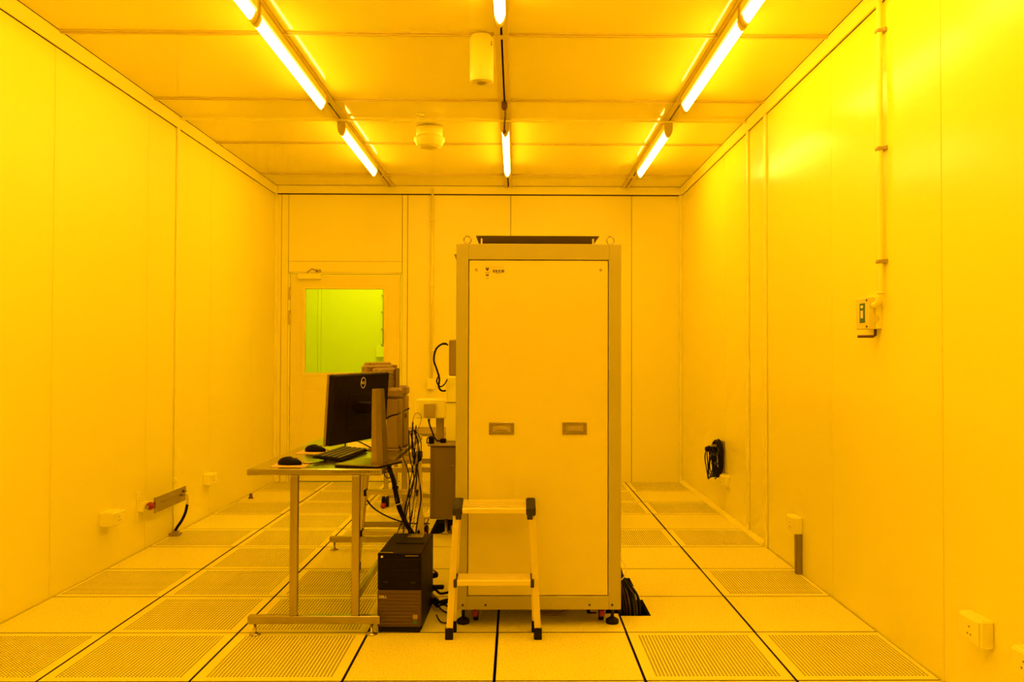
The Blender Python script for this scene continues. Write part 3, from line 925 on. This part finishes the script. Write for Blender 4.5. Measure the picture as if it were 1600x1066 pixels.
# ------------------------------------------------------------------ steel desk
TX0, TX1, TY0, TY1, TZ = -1.238, -.618, 4.00, 5.72, .762
dk = thing('steel_desk', 'long stainless steel desk with monitors on it, left of the tall cabinet', 'desk', (0, 0, 0))
tp = MB().bbox(TX0, TX1, TY0, TY1, TZ - .030, TZ, .003).build('desk_top', 'steel_top', dk)
lx = (-1.021, -.737)
for yy in (TY0 + .0, TY1 + .02):
    for x in lx:
        MB().bbox(x - .017, x + .017, yy - .004, yy + .030, .088, TZ - .030, .002).build('leg', 'steel', dk)
    fb = MB().bbox(TX0 + .01, TX1 - .005, yy - .006, yy + .032, .052, .088, .002).build('foot_bar', 'steel', dk)
    for x in (TX0 + .04, TX1 - .045):
        MB().lathe([(.026, 0), (.026, .003), (.012, .010), (.006, .014), (.006, .053)], 16, (x, yy + .013, 0)).build('levelling_foot', 'steel', fb)
MB().bbox(lx[1] - .012, lx[1] + .012, TY0 + .03, TY1 + .016, .150, .185, .002).build('stretcher', 'steel', dk)
MB().bbox(lx[0] + .02, lx[1] - .02, TY1 + .024, TY1 + .044, .150, .185, .002).build('stretcher', 'steel', dk)
mb = MB()   # row of small printed marks on the front edge, unreadable in the photograph
random.seed(3)
x = -.845
while x < -.635:
    ww = random.uniform(.004, .012)
    mb.box(x, x + ww, TY0 - .0008, TY0 + .0004, TZ - .0155, TZ - .0115)
    x += ww + random.uniform(.001, .006)
mb.build('printed_marks', 'ink', dk)

# ------------------------------------------------------------------ things on the desk
def monitor_black():
    t = thing('computer_monitor', 'black computer monitor seen from behind on a silver stand', 'monitor', (-.775, 4.255, TZ), R(68))
    tilt = Matrix.Translation((0, 0, .27)) @ Matrix.Rotation(R(4), 4, 'X') @ Matrix.Rotation(R(-.7), 4, 'Y') @ Matrix.Translation((0, 0, -.27))
    sh = MB()
    sh.bbox(-.250, .250, -.020, .006, .104, .436, .006, tilt)
    sh.build('back_shell', 'mon_black', t)
    MB().bbox(-.253, .253, .006, .020, .101, .439, .003, tilt).build('bezel', 'silver', t, label='silver edge frame')
    MB().bbox(-.240, .240, .0202, .0212, .116, .428, .0004, tilt).build('screen', 'screen', t)
    mb = MB().bbox(-.12, .12, -.0235, -.019, .17, .34, .002, tilt)
    for k in range(8):
        mb.box(-.10, .10, -.0245, -.0232, .185 + k * .009, .188 + k * .009, tilt)
    mb.build('rear_cover', 'mon_black', t)
    # round emblem with the maker's name on the back
    pts = [(.0 + .020 * math.cos(a_ * math.pi / 12), -.0215, .392 + .026 * math.sin(a_ * math.pi / 12)) for a_ in range(24)]
    pts = [tuple(tilt @ Vector(p)) for p in pts]
    MB().tube(pts, .0016, closed=True, sub=1, n=6).build('emblem_ring', 'lightink', t)
    p = tilt @ Vector((0, -.0215, .392))
    text('lettering', 'DELL', .0165, 'lightink', t, p, (R(90 + 4), 0, 0), scale=(.85, 1.1, 1))
    # stand
    nk = MB()
    x0 = -.060
    vs = []
    for z, hw, y0, y1 in ((.010, .036, -.190, -.135), (.365, .025, -.170, -.130)):
        vs += [(x0 - hw, y0 + .024, z), (x0 - hw + .014, y0, z), (x0 + hw - .004, y0, z), (x0 + hw, y0 + .004, z), (x0 + hw, y1, z), (x0 - hw, y1, z)]
    nk.add(vs, [(5, 4, 3, 2, 1, 0), (6, 7, 8, 9, 10, 11)] + [(k, (k + 1) % 6, 6 + (k + 1) % 6, 6 + k) for k in range(6)])
    nk.build('stand_column', 'silver', t, label='silver stand column')
    MB().bbox(x0 - .028, x0 + .028, -.134, -.036, .245, .300, .006).build('pivot', 'mon_black', t)
    base = [(-.17, -.20), (-.15, -.215), (.06, -.215), (.08, -.20), (.10, .00), (.085, .02), (-.17, .02), (-.19, .00)]
    MB().prism(base, 'z', 0, .007).build('stand_foot', 'black', t)
    MB().prism([(px * .97, py * .97 - .003) for px, py in base], 'z', .007, .012).build('foot_cover', 'silver', t)
    return t
monitor_black()

def beige_monitor(label, loc, rot, ck, cy_, dz=0):
    t = thing('computer_monitor', label, 'monitor', loc, rot)
    MB().bbox(-.195, .195, -.012, .030, .16 + dz, .470 + dz, .008).build('bezel', 'beige', t)
    MB().bbox(-.172, .172, .0302, .0312, .19 + dz, .45 + dz, .0004).build('screen', 'screen', t)
    rs = MB().bbox(-.165, .165, -.050, -.012, .18 + dz, .455 + dz, .012).build('rear_shell', 'beige', t)
    mb = MB()
    for k in range(10):
        mb.bbox(-.13, .13, -.0530, -.0495, .30 + dz + k * .013, .3065 + dz + k * .013, .001)
    mb.build('vent_rib', 'beige_dark', rs)
    MB().bbox(.10, .165, -.060, -.049, .30 + dz, .452 + dz, .004).build('side_cover', 'beige_dark', rs)
    MB().bbox(ck - .038, ck + .038, cy_ - .035, cy_ + .035, .012, .285, .006).build('stand_column', 'beige', t)
    MB().bbox(ck - .041, ck + .041, cy_ - .040, cy_ + .040, .287, .345, .014).build('column_cap', 'beige', t)
    MB().bbox(ck - .03, ck + .03, cy_ + .035, -.048, .27, .33, .006).build('bracket', 'beige_dark', t)
    MB().bbox(ck - .050, ck + .045, cy_ - .040, cy_ + .14, 0, .012, .003).build('stand_foot', 'beige', t)
    return t
beige_monitor('beige monitor with a thick column stand, just behind the black monitor', (-.765, 4.85, TZ), R(78), -.030, -.102)
beige_monitor('farthest beige monitor on the desk, behind the other beige one', (-.83, 5.26, TZ), R(80), -.03, -.150, .014)
t = thing('power_unit', 'tan box lying on the desk edge behind the beige column stand', 'electronic box', (-.665, 4.92, TZ))
MB().bbox(-.026, .028, .0, .225, .004, .205, .004).build('case', 'beige_dark', t)
MB().bbox(.028, .030, .05, .11, .165, .19, .0006).build('socket_panel', 'black', t)
text('lettering', 'X', .022, 'beige', t, (.0285, .13, .085), (R(90), 0, R(90)))
for y in (.03, .195):
    MB().box(-.022, .022, y - .01, y + .01, 0, .0045).build('foot', 'black', t)

t = thing('keyboard', 'black computer keyboard lying askew before the black monitor', 'keyboard', (-.905, 4.50, TZ), R(83))
KB = Matrix.Translation((0, 0, .004)) @ Matrix.Rotation(R(5), 4, 'X') @ Matrix.Translation((0, .0, .004))
MB().bbox(-.222, .222, -.075, .075, 0, .012, .004, KB).build('case', 'black', t)
for q in (-.10, .16):
    MB().bbox(q - .010, q + .010, .045, .055, 0, .014, .002).build('foot', 'black', t)
mb = MB()
for r_ in range(5):
    n_ = 20
    for k in range(n_):
        x0 = -.218 + k * .0218
        if r_ == 0 and 5 <= k <= 9: continue
        mb.bbox(x0, x0 + .0175, -.068 + r_ * .0275, -.068 + r_ * .0275 + .021, .012, .019, .002, KB)
mb.bbox(-.218 + 5 * .0218, -.218 + 10 * .0218 - .003, -.068, -.047, .012, .019, .002, KB)
mb.build('keys', 'keycap', t, kind='stuff')

def mouse(label, loc, rot, pad_label):
    t = thing('computer_mouse', label, 'mouse', (loc[0], loc[1], loc[2] + .004), rot)
    n, vs, fs = 16, [], []
    L_, W_, Hh = .058, .031, .037
    rows = [(0, 1.0), (.006, 1.03), (.016, 1.0), (.026, .86), (.033, .62), (.037, .30)]
    mb = MB()
    for z, s in rows:
        for k in range(n):
            a_ = 2 * math.pi * k / n
            x = L_ * s * math.cos(a_); y = W_ * s * math.sin(a_) * (1 - .12 * math.cos(a_))
            zz = z * (1 - .28 * max(0, math.cos(a_)))
            vs.append((x, y, zz))
    for j in range(len(rows) - 1):
        for k in range(n):
            fs.append((j * n + k, j * n + (k + 1) % n, (j + 1) * n + (k + 1) % n, (j + 1) * n + k))
    mb.add(vs, fs, True)
    b = 0
    mb.f += [tuple(range(n))[::-1], tuple((len(rows) - 1) * n + k for k in range(n))]; mb.smooth += [False, True]
    mb.build('body', 'black', t)
    MB().lathe([(.008, -.003), (.009, 0), (.008, .003)], 12, (.030, 0, .025), 'y').build('scroll_wheel', 'silver', t)
    return t
mouse('black mouse nearest the front edge of the desk', (-1.075, 4.135, TZ), R(-8), '')
mouse('black mouse farther back on the desk, beyond the first', (-1.085, 4.70, TZ), R(-8), '')
tag(MB().bbox(-1.15, -.985, 4.06, 4.24, TZ, TZ + .003, .001).build('mouse_pad', 'pad'), 'thin orange mouse pad under the nearest mouse', 'mouse pad')
tag(MB().bbox(-1.17, -.985, 4.60, 4.80, TZ, TZ + .003, .001).build('mouse_pad', 'pad'), 'thin orange mouse pad under the farther mouse', 'mouse pad')
tag(MB().tube([(-1.015, 4.125, TZ + .013), (-.99, 4.12, TZ + .010), (-.955, 4.17, TZ + .008), (-.93, 4.24, TZ + .010), (-.915, 4.265, TZ + .012)], .0022).build('mouse_cable', 'black'), 'thin black cable from the nearest mouse to the keyboard', 'cable')
tag(MB().tube([(-1.025, 4.69, TZ + .013), (-1.0, 4.685, TZ + .008), (-.985, 4.66, TZ + .004)], .0022).build('mouse_cable', 'black'), 'short black cable of the farther mouse', 'cable')
t = thing('paper_stack', 'white papers lying on the desk behind the keyboard', 'paper', (-.885, 5.05, TZ), R(12))
for k in range(3):
    MB().box(-.09 + .004 * k, .09 + .004 * k, -.16 + .01 * k, .16 + .01 * k, k * .0011, k * .0011 + .001).build('paper_sheet', 'paper', t)
t = thing('webcam', 'tiny dark webcam at the left edge of the black monitor', 'camera', (-.94, 4.78, TZ))
MB().lathe([(.018, 0), (.018, .004), (.004, .008), (.004, .045)], 14).build('stand', 'black', t)
MB().bbox(-.022, .022, -.012, .012, .045, .062, .005).build('body', 'black', t)

# ------------------------------------------------------------------ computer tower
pc = thing('computer_tower', 'black computer tower on the floor between desk and ladder', 'computer', (-.641, 4.052, 0), R(-1.5))
PW, PH, PD = .203, .365, .45
MB().bbox(0, PW, .012, PD, .004, PH, .004).build('case', 'black', pc)
fr = MB().bbox(0, PW, -.010, .012, .195, PH + .002, .005).build('upper_bezel', 'black', pc)
MB().bbox(.006, PW - .006, -.012, -.009, .296, .338, .001).bbox(.006, PW - .006, -.012, -.009, .248, .290, .001).build('drive_bay', 'black', pc)
MB().bbox(.0, .072, -.009, .0, PH + .0022, PH + .0042, .0008).bbox(.13, .19, -.013, -.010, PH - .012, PH - .009, .0008).build('chrome_strip', 'silver', pc)
MB().lathe([(.0055, 0), (.0055, -.002)], 14, (.020, -.010, .350), 'y').build('power_button', 'lightink', pc)
gr = MB().bbox(0, PW, -.010, .012, .024, .195, .004)
gr = gr.build('lower_bezel', 'grille', pc)
mb = MB()
for k in range(10):
    z0 = .034 + k * .016
    if k == 8: mb.bbox(.055, PW - .006, -.0125, -.009, z0, z0 + .009, .0015)
    else: mb.bbox(.006, PW - .006, -.0125, -.009, z0, z0 + .009, .0015)
mb.build('grille_bar', 'grille', gr)
text('lettering', 'DELL', .017, 'lightink', pc, (.026, -.0135, .164), (R(90), 0, 0), .0006)
for (a_, b2, z) in ((.028, .046, .228), (.156, .178, .226)):
    mb = MB()
    for k in range(3):
        mb.box(a_ + k * .008, a_ + k * .008 + .004, -.0108, -.0098, z, z + .008)
    mb.build('port', 'olive', pc)
MB().bbox(.165, .188, -.0142, -.0122, .062, .084, .0005).build('round_sticker', 'silver', pc)
MB().bbox(.168, .185, -.0142, -.0122, .040, .056, .0005).build('sticker', 'green', pc, label='small green sticker')
MB().bbox(.004, PW - .004, -.006, PD - .01, .0, .024, .002).build('plinth', 'black_soft', pc)
MB().bbox(.085, .165, .33, .41, PH, PH + .006, .002).build('top_tray', 'silver', pc)
MB().bbox(.05, .19, .20, .215, PH, PH + .004, .001).build('top_seam', 'black_soft', pc)

# ------------------------------------------------------------------ cable bundles
def cable(label, ptsets, mname='black', r=.0035, name='cable_bundle', cat='cable', tie=None):
    t = thing(name, label, cat, ptsets[0][0])
    o = Vector(ptsets[0][0])
    for k, pts in enumerate(ptsets):
        rr = r[k % len(r)] if isinstance(r, (list, tuple)) else r
        mm = mname[k % len(mname)] if isinstance(mname, (list, tuple)) else mname
        MB().tube([tuple(Vector(p) - o) for p in pts], rr, sub=7).build('cable', mm, t)
    if tie:
        for p in tie:
            p = Vector(p) - o
            MB().tube([tuple(p + Vector((.020 * math.cos(a_), .02 * math.sin(a_), .006 * math.cos(a_)))) for a_ in [k * math.pi / 5 for k in range(10)]], .0028, closed=True, sub=2).build('cable_tie', 'lightink', t)
    return t
random.seed(11)
def jitter(pts, s):
    n = len(pts)
    return [tuple(c + random.uniform(-s, s) * (0 if i in (0, n - 1) else 1) for c in p) for i, p in enumerate(pts)]
def px(x, y, Y):      # authoring shorthand: measured bearing at depth Y
    return ((x - 806.4) / 1349. * Y, Y, 1.2847 - (y - 552) / 1349. * Y)
main = [px(583, 672, 4.35), px(590, 688, 4.30), px(599, 706, 4.25), px(608, 722, 4.22), px(616, 745, 4.25), px(622, 768, 4.32), px(626, 790, 4.42), px(637, 812, 4.55), px(652, 836, 4.62), px(660, 850, 4.60)]
sets = []
for k in range(7):
    off = Vector((random.uniform(-.008, .008), random.uniform(-.015, .015), random.uniform(-.006, .006)))
    sets.append(jitter([tuple(Vector(p) + off * (.5 if i < 3 else 1.3)) for i, p in enumerate(main)], .004))
cable('thick tied bundle of black cables from the black monitor down behind the tower', sets, 'black_soft', (.0045, .0035, .004), tie=[px(608, 722, 4.22), px(624, 782, 4.38)])
sets = []
for x0, y0, xm, ym, x1, y1, Y in ((640, 668, 647, 745, 632, 836, 4.95), (646, 655, 652, 740, 640, 838, 4.9), (654, 665, 656, 750, 645, 836, 4.85), (651, 660, 640, 760, 618, 842, 4.9),
                                  (643, 672, 660, 770, 650, 840, 4.95), (657, 680, 648, 780, 628, 845, 4.8), (625, 692, 640, 735, 641, 800, 4.75), (648, 668, 655, 720, 634, 790, 4.85)):
    sets.append(jitter([px(x0, y0, Y), px((x0 + xm) / 2 + random.uniform(-4, 4), (y0 + ym) / 2, Y), px(xm, ym, Y), px((xm + x1) / 2 + random.uniform(-3, 3), (ym + y1) / 2, Y - .1), px(x1, y1, Y - .2), px(x1 + 3, y1 + 30, Y - .25)], .004))
cable('loose black cables hanging between the desk edge and the floor', sets, ('black_soft', 'black_soft', 'cable_grey'), (.0032, .0042, .0028))
sets = [[px(648, 672, 5.0), px(646, 655, 5.0), px(650, 642, 5.0), px(657, 643, 5.0), px(659, 652, 5.0), px(653, 668, 5.0), px(646, 682, 5.0)],
        [px(640, 672, 5.0), px(648, 668, 5.0), px(655, 676, 5.0), px(659, 690, 5.0), px(658, 712, 5.0)],
        [px(642, 690, 5.0), px(648, 680, 5.0), px(655, 684, 5.0), px(652, 696, 5.0), px(644, 694, 5.0)]]
cable('tangle of thin looped cables beside the tan box on the desk edge', sets, ('cable_grey', 'black_soft'), (.002, .0032))
cable('dark cable sagging across from the desk leg towards the instrument', [[px(570, 768, 5.3), px(585, 788, 5.4), px(610, 803, 5.6), px(640, 812, 5.75), px(672, 813, 6.1)]], 'black_soft', .005, 'sagging_cable')
cable('black cable strung across the beige monitor columns', [[px(594, 648, 4.62), px(600, 652, 4.60), px(611, 646, 4.62), px(622, 643, 4.62), px(628, 640, 4.85), px(640, 634, 4.95)]], 'black_soft', .0045, 'monitor_cable')
cable('short black lead arching from the papers to the silver monitor stand', [[px(555, 683, 4.6), px(565, 687, 4.5), px(575, 692, 4.4), px(584, 697, 4.32)]], 'black', .0035, 'monitor_cable')
cable('small ring of cable hanging off the desk corner', [[px(604, 728, 4.15), px(602, 736, 4.15), px(607, 742, 4.15), px(613, 740, 4.15), px(613, 732, 4.15), px(605, 733, 4.15), px(596, 737, 4.12)]], 'black_soft', .0025, 'cable_loop')
# plugs and cables behind the tower
def fl(x, y, z=.008):
    Yd = (1.2847 - z) * 1349. / (y - 552)
    return ((x - 806.4) / 1349. * Yd, Yd, z)
sets = [[px(664, 905, 4.56), px(674, 916, 4.56), px(682, 915, 4.48), px(690, 921, 4.45), px(703, 919, 4.42)],
        [px(662, 918, 4.56), px(674, 921, 4.54), fl(690, 944), fl(703, 952, .006)],
        [px(662, 925, 4.56), px(674, 928, 4.54), px(682, 937, 4.38), px(690, 934, 4.35), px(704, 930, 4.35)],
        [px(664, 925, 4.56), px(675, 928, 4.54), px(684, 941, 4.38), px(694, 938, 4.36), fl(708, 944, .02)],
        [px(664, 920, 4.56), px(674, 924, 4.54), px(682, 930, 4.42), px(696, 936, 4.36), px(708, 928, 4.36)],
        [fl(684, 954, .006), fl(690, 964, .006), fl(699, 966, .006), fl(704, 958, .01)]]
cable('black power leads spread on the floor between tower and cabinet', sets, 'black_soft', (.006, .004, .008, .005, .007, .003), 'power_leads')
t = thing('power_plug', 'black power plug on a pale lead behind the computer tower', 'plug', px(668, 895, 4.52))
MB().bbox(-.005, .062, -.018, .018, -.014, .012, .006, Matrix.Rotation(R(-12), 4, 'Y')).build('body', 'black', t)
MB().tube([(-.01, 0, .03), (.03, 0, .034), (.052, 0, .022), (.058, 0, .0)], .004).build('lead', 'brown', t)
t = thing('power_plug', 'long black plug lying level behind the tower', 'plug', px(670, 911, 4.48))
MB().bbox(-.005, .085, -.014, .014, -.010, .010, .005).build('body', 'black', t)
t = thing('power_plug', 'pale beige connector leaning on the leads behind the tower', 'plug', px(671, 918, 4.45))
MB().bbox(0, .07, -.010, .010, -.009, .009, .003, Matrix.Rotation(R(42), 4, 'Y')).build('body', 'beige', t)

# big bundle right of the cabinet, going down through the cut in the floor
sets = []
random.seed(5)
for k in range(26):
    u = k / 25.
    sp = random.uniform(-.012, .012)
    xb = .512 + .115 * u + random.uniform(-.006, .006)
    yb = 4.33 + random.uniform(0, .10)
    sets.append([(.508 + .010 * u, 4.62 + sp, .285 - .06 * u), (.512 + .035 * u, 4.56 + sp, .235 - .05 * u), (.514 + .050 * u, 4.50 + sp, .165 - .03 * u), (xb - .008, yb + .04, .07), (xb, yb, -.02), (xb + .01, yb, -.22)])
t = cable('thick bundle of dark cables entering the floor beside the cabinet', sets, ('black_soft', 'black_soft', 'brown', 'black_soft', 'olive', 'cable_grey', 'black_soft', 'black'), (.0065, .005, .0055))
o = Vector(sets[0][0])
MB().tube([tuple(Vector(p) - o) for p in ((.506, 4.44, .138), (.530, 4.42, .140), (.558, 4.43, .160), (.572, 4.47, .185), (.560, 4.52, .215), (.535, 4.56, .24))], .003).build('cable_tie', 'lightink', t)
# cables lying in the floor cut-out under the instrument
cable('dark hoses in the floor opening under the instrument', [[(-.60, 6.32, -.05), (-.5, 6.45, -.03), (-.42, 6.5, -.06), (-.3, 6.6, -.1)], [(-.58, 6.6, -.08), (-.48, 6.4, -.02), (-.40, 6.36, -.03), (-.3, 6.4, -.08)]], 'cable_grey', (.018, .012), 'floor_hoses')
t = thing('pipe_fitting', 'ribbed metal fitting in the floor opening under the instrument', 'pipe fitting', (-.475, 6.36, .0))
mb = MB().lathe([(.022, 0), (.022, .12)], 16, (0, 0, .02), 'x')
for k in range(6): mb.lathe([(.027, 0), (.027, .010)], 16, (.012 + k * .018, 0, .02), 'x')
mb.build('body', 'alu', t)
MB().bbox(.02, .06, -.01, .01, -.36, .0, .003).build('support', 'cab_dark', t)
